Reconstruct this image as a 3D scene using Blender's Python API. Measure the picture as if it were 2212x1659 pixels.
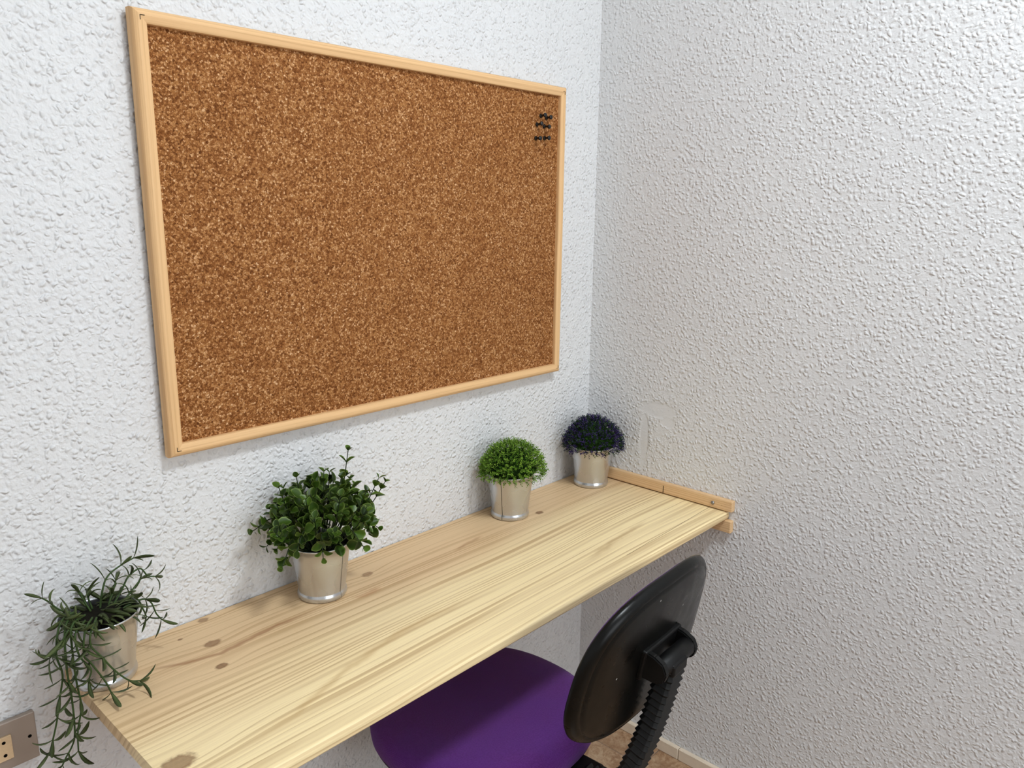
import bpy, bmesh, math, random
from mathutils import Vector, Matrix, noise as mnoise

for o in list(bpy.data.objects):
    bpy.data.objects.remove(o, do_unlink=True)
scene = bpy.context.scene
COL = scene.collection

# ------------------------------------------------------------------ camera
# world: back wall y=0, right wall x=0, desk top z=0, floor z=FLOOR; metres
FPX, W, H = 1688.0, 2212.0, 1659.0
CAM = Vector((-1.49516, -1.11537, 0.63713))
RX = Vector((0.677411, -0.735504, 0.012174))
RY = Vector((-0.154638, -0.158565, -0.975164))     # image down
RZ = Vector((0.719167, 0.658704, -0.221151))       # forward
cam_data = bpy.data.cameras.new('camera')
cam_data.sensor_fit = 'HORIZONTAL'
cam_data.sensor_width = 36.0
cam_data.lens = 36.0 * FPX / W
cam_data.clip_start = 0.02
cam = bpy.data.objects.new('camera', cam_data)
COL.objects.link(cam)
m = Matrix((RX, -RY, -RZ)).transposed().to_4x4()
m.translation = CAM
cam.matrix_world = m
scene.camera = cam


def ray(u, v):
    return (RX * ((u - W / 2) / FPX) + RY * ((v - H / 2) / FPX) + RZ)


def hit(u, v, axis, val):
    d = ray(u, v)
    t = (val - CAM[axis]) / d[axis]
    return CAM + d * t


# ------------------------------------------------------------------ light
FLOOR = -0.657
CEIL = 1.843
ROOM_X, ROOM_Y = -2.9, -3.1
LAMP = Vector((-0.68, -1.32, CEIL))
LAMP_STRENGTH = 139.0
FILL_STRENGTH = 4.3  # added fill panes behind the camera
FILL_COLOR = (0.90, 0.95, 1.0)
LAMP_COLOR = (0.88, 0.955, 1.0)
world = bpy.data.worlds.new('world')
scene.world = world
world.use_nodes = True
world.node_tree.nodes['Background'].inputs[0].default_value = (0.8, 0.85, 0.9, 1)
world.node_tree.nodes['Background'].inputs[1].default_value = 0.3
scene.view_settings.view_transform = 'Standard'
scene.view_settings.look = 'None'
scene.view_settings.gamma = 1.0
scene.view_settings.use_curve_mapping = False
scene.view_settings.exposure = 0.0


# ------------------------------------------------------------------ helpers
def srgb(r, g, b):
    def c(x):
        x /= 255.0
        return x / 12.92 if x <= 0.04045 else ((x + 0.055) / 1.055) ** 2.4
    return (c(r), c(g), c(b), 1.0)


class NG:
    """small node-graph writer"""
    def __init__(self, name):
        self.mat = bpy.data.materials.new(name)
        self.mat.use_nodes = True
        self.t = self.mat.node_tree
        self.b = self.t.nodes['Principled BSDF']

    def n(self, kind):
        return self.t.nodes.new(kind)

    def put(self, sock, v):
        if v is None:
            return
        if isinstance(v, bpy.types.NodeSocket):
            self.t.links.new(v, sock)
        else:
            sock.default_value = v

    def math(self, op, a, b=None, c=None, clamp=False):
        n = self.n('ShaderNodeMath')
        n.operation = op
        n.use_clamp = clamp
        for i, v in enumerate((a, b, c)):
            if v is not None:
                self.put(n.inputs[i], v)
        return n.outputs[0]

    def coord(self, which='Object'):
        return self.n('ShaderNodeTexCoord').outputs[which]

    def sep(self, v):
        n = self.n('ShaderNodeSeparateXYZ')
        self.put(n.inputs[0], v)
        return n.outputs

    def comb(self, x, y, z=0.0):
        n = self.n('ShaderNodeCombineXYZ')
        for i, v in enumerate((x, y, z)):
            self.put(n.inputs[i], v)
        return n.outputs[0]

    def noise(self, vec, scale, detail=2.0, rough=0.5, dist=0.0, color=False):
        n = self.n('ShaderNodeTexNoise')
        self.put(n.inputs['Vector'], vec)
        n.inputs['Scale'].default_value = scale
        n.inputs['Detail'].default_value = detail
        n.inputs['Roughness'].default_value = rough
        n.inputs['Distortion'].default_value = dist
        return n.outputs['Color' if color else 'Fac']

    def voronoi(self, vec, scale, feature='F1', rnd=1.0):
        n = self.n('ShaderNodeTexVoronoi')
        n.feature = feature
        self.put(n.inputs['Vector'], vec)
        n.inputs['Scale'].default_value = scale
        n.inputs['Randomness'].default_value = rnd
        return n.outputs

    def ramp(self, fac, stops, interp='LINEAR'):
        n = self.n('ShaderNodeValToRGB')
        n.color_ramp.interpolation = interp
        e = n.color_ramp.elements
        while len(e) > 1:
            e.remove(e[-1])
        for i, (p, c) in enumerate(stops):
            x = e[0] if i == 0 else e.new(p)
            x.position = p
            x.color = c if len(c) == 4 else (*c, 1)
        self.put(n.inputs[0], fac)
        return n.outputs[0]

    def mix(self, fac, a, b, blend='MIX'):
        n = self.n('ShaderNodeMix')
        n.data_type = 'RGBA'
        n.blend_type = blend
        self.put(n.inputs['Factor'], fac)
        self.put(n.inputs['A'] if False else n.inputs[6], a)
        self.put(n.inputs[7], b)
        return n.outputs[2]

    def smooth(self, v, lo, hi, a=0.0, b=1.0):
        n = self.n('ShaderNodeMapRange')
        n.interpolation_type = 'SMOOTHSTEP'
        self.put(n.inputs[0], v)
        n.inputs[1].default_value = lo
        n.inputs[2].default_value = hi
        n.inputs[3].default_value = a
        n.inputs[4].default_value = b
        return n.outputs[0]

    def bump(self, h, dist, strength=1.0):
        n = self.n('ShaderNodeBump')
        n.inputs['Strength'].default_value = strength
        n.inputs['Distance'].default_value = dist
        self.put(n.inputs['Height'], h)
        self.t.links.new(n.outputs[0], self.b.inputs['Normal'])

    def set(self, color=None, rough=None, metal=None, spec=None, **kw):
        self.put(self.b.inputs['Base Color'], color)
        self.put(self.b.inputs['Roughness'], rough)
        self.put(self.b.inputs['Metallic'], metal)
        self.put(self.b.inputs['Specular IOR Level'], spec)
        for k, v in kw.items():
            self.put(self.b.inputs[k], v)
        return self.mat


# ------------------------------------------------------------------ materials
def mat_gotele(name, marks=(), depth=0.0017):
    """white painted spatter plaster: small raised drops"""
    g = NG(name)
    co = g.coord()
    warp = g.noise(co, 70, 1.0, color=True)
    n = g.n('ShaderNodeMix')
    n.data_type = 'VECTOR'
    n.inputs['Factor'].default_value = 0.010
    g.put(n.inputs[4], co)
    g.put(n.inputs[5], warp)
    vo = g.voronoi(n.outputs[1], 128)
    rnd = g.sep(vo[1])[0]
    drops = g.math('MULTIPLY', g.smooth(vo[0], 0.10, 0.62, 1.0, 0.0), g.smooth(rnd, 0.0, 0.8, 0.2, 1.0))
    vo2 = g.voronoi(n.outputs[1], 210)
    small = g.math('MULTIPLY', g.smooth(vo2[0], 0.10, 0.60, 1.0, 0.0), g.smooth(g.sep(vo2[1])[0], 0.3, 1.0, 0.0, 0.6))
    peel = g.noise(co, 120, 2.0, 0.5)
    h = g.math('ADD', g.math('ADD', drops, g.math('MULTIPLY', small, 0.7)), g.math('MULTIPLY', peel, 1.1))
    x, y, z = g.sep(co)
    for (py, pz, sy, sz) in marks:       # smoothed-over plaster repairs
        dy = g.math('DIVIDE', g.math('SUBTRACT', y, py), sy)
        dz = g.math('DIVIDE', g.math('SUBTRACT', z, pz), sz)
        r2 = g.math('ADD', g.math('MULTIPLY', dy, dy), g.math('MULTIPLY', dz, dz))
        keep = g.smooth(r2, 0.5, 1.4, 0.15, 1.0)
        h = g.math('MULTIPLY', h, keep)
    g.bump(h, depth, 0.85)
    tone = g.noise(co, 3.0, 2.0)
    col = g.mix(tone, srgb(222, 222, 223), srgb(229, 229, 229))
    return g.set(col, 0.62, spec=0.25)


def mat_pine(name, light, dark, back_tone=None, knots=(), streaks=(), spacing=95.0, wav=0.02, seed=0.0, grad=None):
    """pine with grain along local X, rings counted across local Y"""
    g = NG(name)
    co = g.coord()
    x, y, z = g.sep(co)
    xs = g.math('ADD', x, seed)
    yy = g.math('ADD', y, g.math('MULTIPLY', z, 0.8))
    lo = g.noise(g.comb(g.math('MULTIPLY', xs, 1.3), g.math('MULTIPLY', yy, 5.0), seed), 1.0, 1.5, 0.45)
    v = g.math('ADD', yy, g.math('MULTIPLY', g.math('SUBTRACT', lo, 0.5), wav * 3))
    kn = None
    if knots:
        jit = g.math('MULTIPLY', g.math('SUBTRACT', g.noise(co, 160, 2.0), 0.5), 0.7)
    if streaks:
        wob = g.math('SUBTRACT', g.noise(co, 26, 2.0), 0.5)
    for (kx, ky, s, amp, strg) in knots:
        dx = g.math('DIVIDE', g.math('SUBTRACT', x, kx), s * 4.5)
        dy = g.math('DIVIDE', g.math('SUBTRACT', y, ky), s * 1.9)
        r2 = g.math('ADD', g.math('MULTIPLY', dx, dx), g.math('MULTIPLY', dy, dy))
        e = g.math('EXPONENT', g.math('MULTIPLY', r2, -1.0))
        v = g.math('ADD', v, g.math('MULTIPLY', e, amp))
        kxr = g.math('DIVIDE', g.math('SUBTRACT', x, kx), s * 1.0)
        kyr = g.math('DIVIDE', g.math('SUBTRACT', y, ky), s * 0.7)
        kr = g.math('SQRT', g.math('ADD', g.math('MULTIPLY', kxr, kxr), g.math('MULTIPLY', kyr, kyr)))
        kr = g.math('ADD', kr, jit)
        core = g.math('MULTIPLY', g.smooth(kr, 0.62, 1.12, 1.0, 0.0), strg)
        ring = g.math('MULTIPLY', g.math('MULTIPLY', g.smooth(kr, 0.6, 0.9), g.smooth(kr, 0.95, 1.35, 1.0, 0.0)), strg)
        core = g.math('ADD', g.math('MULTIPLY', core, 0.85), g.math('MULTIPLY', ring, 0.4))
        kn = core if kn is None else g.math('MAXIMUM', kn, core)
    ph = g.noise(g.comb(0.0, g.math('MULTIPLY', v, 28.0), seed), 1.0, 2.0, 0.6)
    saw = g.math('FRACT', g.math('ADD', g.math('MULTIPLY', v, spacing), g.math('MULTIPLY', ph, 6.0)))
    line = g.math('MULTIPLY', g.smooth(saw, 0.38, 0.88), g.smooth(saw, 0.90, 1.0, 1.0, 0.0))
    vary = g.smooth(g.noise(g.comb(g.math('MULTIPLY', xs, 2.0), g.math('MULTIPLY', v, 34.0), 3.1 + seed), 1.0, 2.0), 0.3, 0.68, 0.22, 1.0)
    line = g.math('MULTIPLY', line, vary)
    fib = g.noise(g.comb(g.math('MULTIPLY', xs, 9.0), g.math('MULTIPLY', yy, 420.0), g.math('MULTIPLY', z, 60.0)), 1.0, 2.5, 0.6)
    base = light
    if back_tone is not None:
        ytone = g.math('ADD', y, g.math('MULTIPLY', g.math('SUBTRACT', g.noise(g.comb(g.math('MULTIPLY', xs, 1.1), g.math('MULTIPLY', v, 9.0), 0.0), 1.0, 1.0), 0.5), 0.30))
        base = g.mix(g.smooth(ytone, grad[0], grad[1]), light, back_tone)  # base tone shifts gradually from front edge to back edge
    col = g.mix(g.math('MULTIPLY', line, 0.58), base, dark)
    col = g.mix(g.smooth(fib, 0.42, 0.80, 0.0, 0.20), col, dark)
    for (pts, wid, strg, c) in streaks:      # resin streaks: polyline in x, thickness in y
        acc = None
        for (xa, ya), (xb, yb) in zip(pts[:-1], pts[1:]):
            t = g.math('DIVIDE', g.math('SUBTRACT', x, xa), xb - xa)
            tc = g.math('MINIMUM', g.math('MAXIMUM', t, 0.0), 1.0)
            yl = g.math('ADD', g.math('MULTIPLY', tc, yb - ya), ya)
            ins = g.math('MULTIPLY', g.math('GREATER_THAN', t, 0.0), g.math('LESS_THAN', t, 1.0))
            d = g.math('ABSOLUTE', g.math('SUBTRACT', g.math('SUBTRACT', y, yl), g.math('MULTIPLY', wob, wid * 1.6)))
            k = g.math('MULTIPLY', g.smooth(d, 0.0, wid, 1.0, 0.0), ins)
            acc = k if acc is None else g.math('MAXIMUM', acc, k)
        xa, xb = pts[0][0], pts[-1][0]
        ends = g.math('MULTIPLY', g.smooth(x, xa, xa + (xb - xa) * 0.3), g.smooth(x, xb - (xb - xa) * 0.3, xb, 1.0, 0.0)) if xb < -0.05 else 1.0
        col = g.mix(g.math('MULTIPLY', g.math('MULTIPLY', acc, ends), strg), col, c)
    if kn is not None:
        col = g.mix(g.math('MULTIPLY', kn, 0.95, clamp=True), col, g.mix(g.noise(co, 240, 3.0), srgb(92, 58, 32), srgb(150, 106, 68)))
    g.bump(g.math('ADD', g.math('MULTIPLY', line, -0.5), g.math('MULTIPLY', fib, -0.4)), 0.0004, 0.5)
    return g.set(col, 0.52, spec=0.3)


def mat_cork():
    g = NG('cork')
    co = g.coord()
    v1 = g.voronoi(co, 330)
    c1 = g.sep(v1[1])[0]
    v2 = g.voronoi(co, 560)
    c2 = g.sep(v2[1])[1]
    edge = g.voronoi(co, 330, 'DISTANCE_TO_EDGE')[0]
    f = g.math('ADD', g.math('MULTIPLY', c1, 0.62), g.math('MULTIPLY', c2, 0.38))
    f = g.math('ADD', f, g.math('MULTIPLY', g.math('SUBTRACT', g.noise(co, 7, 2.0), 0.5), 0.12))
    col = g.ramp(f, [(0.0, srgb(84, 44, 17)), (0.25, srgb(122, 72, 33)), (0.5, srgb(156, 102, 55)),
                     (0.72, srgb(181, 127, 76)), (0.90, srgb(214, 166, 118)), (1.0, srgb(236, 200, 158))])
    col = g.mix(g.smooth(edge, 0.0, 0.10, 0.55, 0.0), col, srgb(92, 48, 20))
    h = g.math('ADD', g.math('MULTIPLY', c1, 0.5), g.smooth(edge, 0.0, 0.15))
    g.bump(h, 0.0006, 0.5)
    return g.set(col, 0.85, spec=0.15)


def mat_zinc():
    g = NG('galvanised_metal')
    co = g.coord()
    x, y, z = g.sep(co)
    n = g.noise(co, 22, 1.0, 0.4)
    col = g.mix(n, srgb(196, 198, 200), srgb(212, 214, 216))
    r = g.smooth(n, 0.3, 0.7, 0.25, 0.31)
    return g.set(col, r, 0.88)


def mat_leaf(name, mid, tip, edge, rough=0.38, use_attr=True, var=0.35):
    g = NG(name)
    info = g.n('ShaderNodeObjectInfo').outputs['Random']
    col = g.mix(info, mid, tip)
    if use_attr:
        a = g.n('ShaderNodeAttribute')
        a.attribute_name = 'edge'
        col = g.mix(g.smooth(a.outputs['Fac'], 0.45, 1.0, 0.0, 0.55), col, edge)
    n = g.noise(g.coord(), 120, 2.0)
    col = g.mix(g.smooth(n, 0.3, 0.7, 0.0, var), col, mid)
    m = g.set(col, rough, spec=0.25)
    g.b.inputs['Subsurface Weight'].default_value = 0.0
    return m


def mat_tuft(name):
    g = NG(name)
    a = g.n('ShaderNodeAttribute')
    a.attribute_name = 'tint'
    return g.set(a.outputs['Color'], 0.55, spec=0.25)


def mat_plain(name, c, rough=0.5, metal=0.0, spec=0.4, nscale=60, amt=0.12, bump=0.0):
    g = NG(name)
    n = g.noise(g.coord(), nscale, 3.0)
    dark = tuple(v * (1 - amt) for v in c[:3]) + (1,)
    lite = tuple(min(1, v * (1 + amt)) for v in c[:3]) + (1,)
    if bump:
        g.bump(n, bump, 0.6)
    return g.set(g.mix(n, dark, lite), rough, metal, spec)


def mat_fabric():
    g = NG('purple_fabric')
    co = g.coord()
    x, y, z = g.sep(co)
    wx = g.math('SINE', g.math('MULTIPLY', g.math('ADD', x, y), 2200.0))
    wy = g.math('SINE', g.math('MULTIPLY', g.math('SUBTRACT', x, y), 2200.0))
    wv = g.math('MULTIPLY', wx, wy)
    n = g.noise(co, 420, 2.0)
    n2 = g.noise(co, 9, 2.0)
    col = g.mix(n, srgb(80, 28, 104), srgb(112, 52, 142))
    col = g.mix(g.smooth(n2, 0.35, 0.65, 0.0, 0.35), col, srgb(92, 44, 138))
    g.bump(g.math('ADD', wv, n), 0.0005, 0.6)
    m = g.set(col, 0.9, spec=0.1)
    g.b.inputs['Sheen Weight'].default_value = 0.15
    return m


def mat_shell():
    g = NG('black_plastic_shell')
    co = g.coord()
    v = g.voronoi(co, 55)
    rnd = g.sep(v[1])[0]
    speck = g.math('MULTIPLY', g.math('LESS_THAN', v[0], 0.10), g.math('GREATER_THAN', rnd, 0.86))
    n = g.noise(co, 30, 3.0)
    col = g.mix(n, srgb(6, 6, 6), srgb(12, 12, 10))
    col = g.mix(g.math('MULTIPLY', speck, 0.7), col, srgb(190, 190, 185))
    return g.set(col, g.smooth(n, 0.3, 0.7, 0.26, 0.36), spec=0.2)


def mat_tile():
    g = NG('marble_tile')
    co = g.coord()
    info = g.n('ShaderNodeObjectInfo').outputs['Random']
    sh = g.n('ShaderNodeVectorMath')
    sh.operation = 'ADD'
    g.put(sh.inputs[0], co)
    g.put(sh.inputs[1], g.comb(g.math('MULTIPLY', info, 7.0), info, 0.0))
    p = sh.outputs[0]
    a = g.noise(p, 24, 5.0, 0.65, 1.6)
    b = g.noise(p, 75, 3.0, 0.6, 0.8)
    col = g.ramp(a, [(0.25, srgb(128, 92, 66)), (0.45, srgb(166, 130, 98)), (0.60, srgb(196, 166, 134)), (0.8, srgb(150, 108, 78))])
    col = g.mix(g.smooth(b, 0.5, 0.75, 0.0, 0.55), col, srgb(206, 182, 152))
    col = g.mix(g.smooth(g.math('ABSOLUTE', g.math('SUBTRACT', b, 0.46)), 0.0, 0.02, 0.5, 0.0), col, srgb(112, 74, 50))
    col = g.mix(g.math('MULTIPLY', info, 0.3), col, srgb(140, 104, 74))
    return g.set(col, 0.28, spec=0.45)


M_WALL_B = mat_gotele('white_spatter_plaster', depth=0.0022)
M_WALL_R = mat_gotele('white_spatter_plaster_repaired', [(-0.165, 0.115, 0.012, 0.065), (-0.225, 0.165, 0.02, 0.012), (-0.20, 0.19, 0.05, 0.018)])
M_PAINT = mat_plain('white_wall_paint', srgb(236, 236, 236), 0.8, spec=0.2, amt=0.02)
M_CEIL = mat_plain('white_ceiling_paint', srgb(238, 238, 238), 0.8, spec=0.2, amt=0.02)
KN = [(-1.000, -0.012, 0.0085, 0.006, 0.8), (-1.050, -0.041, 0.0035, 0.003, 1.0), (-1.022, -0.086, 0.012, 0.012, 0.85),
      (-1.041, -0.150, 0.0085, 0.008, 1.0), (-0.727, -0.070, 0.0105, 0.010, 0.75), (-0.296, -0.101, 0.0095, 0.006, 1.0),
      (-1.173, -0.300, 0.020, 0.020, 0.9)]
ST = [([(-1.16, -0.086), (-1.112, -0.091), (-1.073, -0.107), (-1.028, -0.119), (-0.993, -0.116), (-0.927, -0.109), (-0.84, -0.112)], 0.0075, 0.65, srgb(150, 98, 58)),
      ([(-0.80, -0.120), (-0.765, -0.128), (-0.735, -0.124)], 0.010, 0.45, srgb(176, 118, 72)),
      ([(-0.56, -0.112), (-0.52, -0.105), (-0.46, -0.098)], 0.007, 0.5, srgb(160, 112, 70)),
      ([(-1.13, -0.335), (-1.03, -0.318), (-0.93, -0.285), (-0.80, -0.262), (-0.62, -0.258)], 0.012, 0.45, srgb(190, 152, 98)),
      ([(-0.34, -0.3565), (-0.264, -0.354), (-0.196, -0.353), (-0.098, -0.350), (-0.004, -0.347)], 0.0014, 0.8, srgb(120, 84, 48)),
      ([(-0.42, -0.318), (-0.30, -0.300), (-0.16, -0.288)], 0.011, 0.50, srgb(178, 142, 94))]
M_DESK = mat_pine('pine_plank', srgb(250, 229, 180), srgb(172, 132, 84), back_tone=srgb(224, 192, 150), knots=KN, streaks=ST,
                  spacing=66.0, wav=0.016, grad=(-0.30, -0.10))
M_FRAME = mat_pine('pine_frame', srgb(231, 189, 138), srgb(184, 134, 84), spacing=120.0, wav=0.011, seed=2.3)
M_BATTEN = mat_pine('pine_batten', srgb(230, 194, 148), srgb(202, 158, 112), spacing=260.0, wav=0.006, seed=5.1)
M_CORK = mat_cork()
M_ZINC = mat_zinc()
M_SOIL = mat_plain('dark_foam_soil', srgb(26, 24, 18), 0.95, spec=0.1, nscale=200, amt=0.5, bump=0.003)
M_LEAF_ROUND = mat_leaf('round_leaf_green', srgb(26, 46, 8), srgb(76, 106, 28), srgb(146, 170, 84))
M_LEAF_LINE = mat_leaf('grey_green_needle_leaf', srgb(58, 68, 36), srgb(84, 96, 54), srgb(112, 122, 82), 0.5)
M_STEM = mat_plain('green_stem', srgb(52, 74, 30), 0.6)
M_STEM_DARK = mat_plain('dark_green_stem', srgb(28, 44, 14), 0.6)
M_TUFT = mat_tuft('tuft_leaves')
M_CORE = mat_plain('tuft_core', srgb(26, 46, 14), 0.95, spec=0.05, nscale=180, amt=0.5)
M_FABRIC = mat_fabric()
M_SHELL = mat_shell()
M_BLACK = mat_plain('matt_black_plastic', srgb(10, 10, 10), 0.5, spec=0.25, amt=0.25)
M_RUBBER = mat_plain('black_ribbed_rubber', srgb(14, 14, 14), 0.42, spec=0.35, amt=0.2)
M_STEEL = mat_plain('steel', srgb(150, 150, 150), 0.3, 1.0, amt=0.05)
M_DARKHOLE = mat_plain('dark_recess', srgb(14, 11, 9), 0.9, spec=0.05)
M_PIN = mat_plain('black_glossy_plastic', srgb(14, 14, 16), 0.22, spec=0.5)
M_PLATE = mat_plain('taupe_metallic_plastic', srgb(164, 150, 138), 0.38, 0.1, nscale=8, amt=0.05)
M_INSERT = mat_plain('aged_cream_plastic', srgb(226, 196, 156), 0.45, nscale=240, amt=0.08)
M_TILE = mat_tile()
M_GROUT = mat_plain('grey_grout', srgb(140, 122, 108), 0.9, spec=0.1)
M_SKIRT = mat_plain('cream_marble_strip', srgb(232, 216, 194), 0.4, nscale=40, amt=0.10)
M_LAMPBODY = mat_plain('white_lamp_body', srgb(235, 235, 235), 0.4)
g = NG('lamp_diffuser')
g.set(srgb(250, 250, 250), 0.5)
g.b.inputs['Emission Color'].default_value = (*LAMP_COLOR, 1)
g.b.inputs['Emission Strength'].default_value = LAMP_STRENGTH
M_LAMP = g.mat
g = NG('fill_emitter')  # glow of the added fill panes
g.set(srgb(240, 244, 248), 0.4)
g.b.inputs['Emission Color'].default_value = (*FILL_COLOR, 1)
g.b.inputs['Emission Strength'].default_value = FILL_STRENGTH
M_FILL = g.mat


# ------------------------------------------------------------------ mesh helpers
def link(name, bm, mat, parent=None, smooth=False):
    me = bpy.data.meshes.new(name)
    bmesh.ops.recalc_face_normals(bm, faces=bm.faces)
    bm.to_mesh(me)
    bm.free()
    if smooth:
        me.polygons.foreach_set('use_smooth', [True] * len(me.polygons))
    for mm in (mat if isinstance(mat, (list, tuple)) else [mat]):
        me.materials.append(mm)
    o = bpy.data.objects.new(name, me)
    COL.objects.link(o)
    if parent:
        o.parent = parent
    return o


def empty(name, loc, rz=0.0):
    o = bpy.data.objects.new(name, None)
    o.empty_display_size = 0.05
    COL.objects.link(o)
    o.location = loc
    o.rotation_euler = (0, 0, rz)
    return o


def tag(o, label=None, cat=None, group=None, kind=None):
    if label:
        o['label'] = label
    if cat:
        o['category'] = cat
    if group:
        o['group'] = group
    if kind:
        o['kind'] = kind
    return o


def box(lo, hi, bev=0.0, seg=2, bm=None):
    new = bm is None
    if new:
        bm = bmesh.new()
    r = bmesh.ops.create_cube(bm, size=1.0)
    lo, hi = Vector(lo), Vector(hi)
    for v in r['verts']:
        v.co = Vector((lo[i] + (v.co[i] + 0.5) * (hi[i] - lo[i]) for i in range(3)))
    if bev:
        es = {e for v in r['verts'] for e in v.link_edges}
        bmesh.ops.bevel(bm, geom=list(es), offset=bev, segments=seg, affect='EDGES', profile=0.5)
    return bm


def lathe(profile, n=48, bm=None, center=(0, 0, 0), axis='z', cap=True):
    if bm is None:
        bm = bmesh.new()
    rings = []
    for r, h in profile:
        ring = []
        for i in range(n):
            a = 2 * math.pi * i / n
            p = (r * math.cos(a), r * math.sin(a), h)
            if axis == 'y':
                p = (p[0], h, p[1])
            elif axis == 'x':
                p = (h, p[0], p[1])
            ring.append(bm.verts.new(Vector(p) + Vector(center)))
        rings.append(ring)
    for a, b in zip(rings[:-1], rings[1:]):
        for i in range(n):
            j = (i + 1) % n
            bm.faces.new((a[i], a[j], b[j], b[i]))
    if cap:
        bm.faces.new(rings[0])
        bm.faces.new(rings[-1])
    return bm


def tube(pts, radii, n=6, bm=None, cap=True):
    """round tube through points"""
    if bm is None:
        bm = bmesh.new()
    pts = [Vector(p) for p in pts]
    if not isinstance(radii, (list, tuple)):
        radii = [radii] * len(pts)
    rings = []
    up = Vector((0.3, 0.5, 0.81))
    for i, p in enumerate(pts):
        t = (pts[min(i + 1, len(pts) - 1)] - pts[max(i - 1, 0)]).normalized()
        a = t.cross(up)
        if a.length < 1e-3:
            a = t.cross(Vector((1, 0, 0)))
        a.normalize()
        b = t.cross(a)
        rings.append([bm.verts.new(p + (a * math.cos(2 * math.pi * k / n) + b * math.sin(2 * math.pi * k / n)) * radii[i]) for k in range(n)])
    for a, b in zip(rings[:-1], rings[1:]):
        for i in range(n):
            j = (i + 1) % n
            bm.faces.new((a[i], a[j], b[j], b[i]))
    if cap:
        bm.faces.new(rings[0])
        bm.faces.new(rings[-1])
    return bm


def catmull(pts, per=6):
    pts = [Vector(p) for p in pts]
    q = [pts[0] * 2 - pts[1]] + pts + [pts[-1] * 2 - pts[-2]]
    out = []
    for i in range(1, len(q) - 2):
        p0, p1, p2, p3 = q[i - 1], q[i], q[i + 1], q[i + 2]
        for k in range(per):
            t = k / per
            out.append(0.5 * ((2 * p1) + (p2 - p0) * t + (2 * p0 - 5 * p1 + 4 * p2 - p3) * t * t + (3 * p1 - p0 - 3 * p2 + p3) * t ** 3))
    out.append(pts[-1])
    return out


# ------------------------------------------------------------------ the room
T = 0.12
tag(link('wall_back', box((ROOM_X - T, 0, FLOOR - T), (T, T, CEIL + T)), M_WALL_B), 'white spatter-plaster wall behind the cork board', 'wall', kind='structure')
tag(link('wall_right', box((0, ROOM_Y, FLOOR - T), (T, 0, CEIL + T)), M_WALL_R), 'white spatter-plaster wall at the battened end of the desk', 'wall', kind='structure')
tag(link('wall_left', box((ROOM_X - T, ROOM_Y, FLOOR - T), (ROOM_X, 0, CEIL + T)), M_PAINT), 'plain white wall facing the battened wall', 'wall', kind='structure')
tag(link('wall_front', box((ROOM_X - T, ROOM_Y - T, FLOOR - T), (T, ROOM_Y, CEIL + T)), M_PAINT), 'plain white wall facing the cork board', 'wall', kind='structure')
tag(link('ceiling', box((ROOM_X, ROOM_Y, CEIL), (0, 0, CEIL + T)), M_CEIL), 'white flat ceiling carrying the round lamp', 'ceiling', kind='structure')
fl = tag(link('floor', box((ROOM_X, ROOM_Y, FLOOR - T), (0, 0, FLOOR - 0.0015)), M_GROUT), 'brown and beige marble tile floor', 'floor', kind='structure')
TS = 0.30
tile_me = None
ix = -0.088
xs = [ix + TS * k for k in range(1, -11, -1)]
ys = [-0.26 + TS * k for k in range(1, -11, -1)]
tiles = {}
for xa in xs:
    for ya in ys:
        x0, x1 = max(xa - TS, ROOM_X) + 0.001, min(xa, -0.0005) - 0.001
        y0, y1 = max(ya - TS, ROOM_Y) + 0.001, min(ya, -0.0005) - 0.001
        if x1 - x0 < 0.01 or y1 - y0 < 0.01:
            continue
        key = (round(x1 - x0, 3), round(y1 - y0, 3))
        if key not in tiles:
            o = link('tile', box((0, 0, -0.008), (key[0], key[1], 0), 0.0012, 1), M_TILE, fl)
            tiles[key] = o.data
        else:
            o = bpy.data.objects.new('tile', tiles[key])
            COL.objects.link(o)
            o.parent = fl
        o.location = (x0, y0, FLOOR)


def skirting(name, along, n, label):
    e = empty(name, (0, 0, FLOOR))
    tag(e, label, 'baseboard', kind='structure')
    L = 0.30
    me = None
    for k in range(n):
        a0, a1 = -0.013 - L * k, -0.013 - L * (k + 1) + 0.0012
        if along == 'y':
            lo, hi = (-0.012, a1, 0.0), (-0.0002, a0, 0.03)
        else:
            lo, hi = (a1, -0.012, 0.0), (a0, -0.0002, 0.03)
        if me is None:
            o = link('strip', box((lo[0] - lo[0], lo[1] - lo[1], 0), (hi[0] - lo[0], hi[1] - lo[1], 0.03), 0.0015, 1), M_SKIRT, e)
            me = o.data
        else:
            o = bpy.data.objects.new('strip', me)
            COL.objects.link(o)
            o.parent = e
        o.location = (lo[0], lo[1], 0.0)


skirting('baseboard_right', 'y', 10, 'low cream marble strips along the battened wall')
skirting('baseboard_back', 'x', 9, 'low cream marble strips along the wall under the desk')

# unseen glowing panes added behind the camera as cool soft fill light
fill = empty('fill_panel', (-1.00, ROOM_Y, 0.10))
tag(fill, 'added fill light, two glowing panes in a white frame facing the cork board', 'fill light', kind='structure')
for lo, hi in (((-0.72, 0.0, 0.0), (0.72, 0.05, 0.06)), ((-0.72, 0.0, 1.24), (0.72, 0.05, 1.30)), ((-0.72, 0.0, 0.06), (-0.66, 0.05, 1.24)),
               ((0.66, 0.0, 0.06), (0.72, 0.05, 1.24)), ((-0.035, 0.0, 0.06), (0.035, 0.05, 1.24))):
    link('panel_frame', box(lo, hi, 0.004, 1), M_LAMPBODY, fill)
for sx in (-1, 1):
    link('fill_pane', box((min(sx * 0.035, sx * 0.66), 0.002, 0.06), (max(sx * 0.035, sx * 0.66), 0.014, 1.24)), M_FILL, fill)

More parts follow.
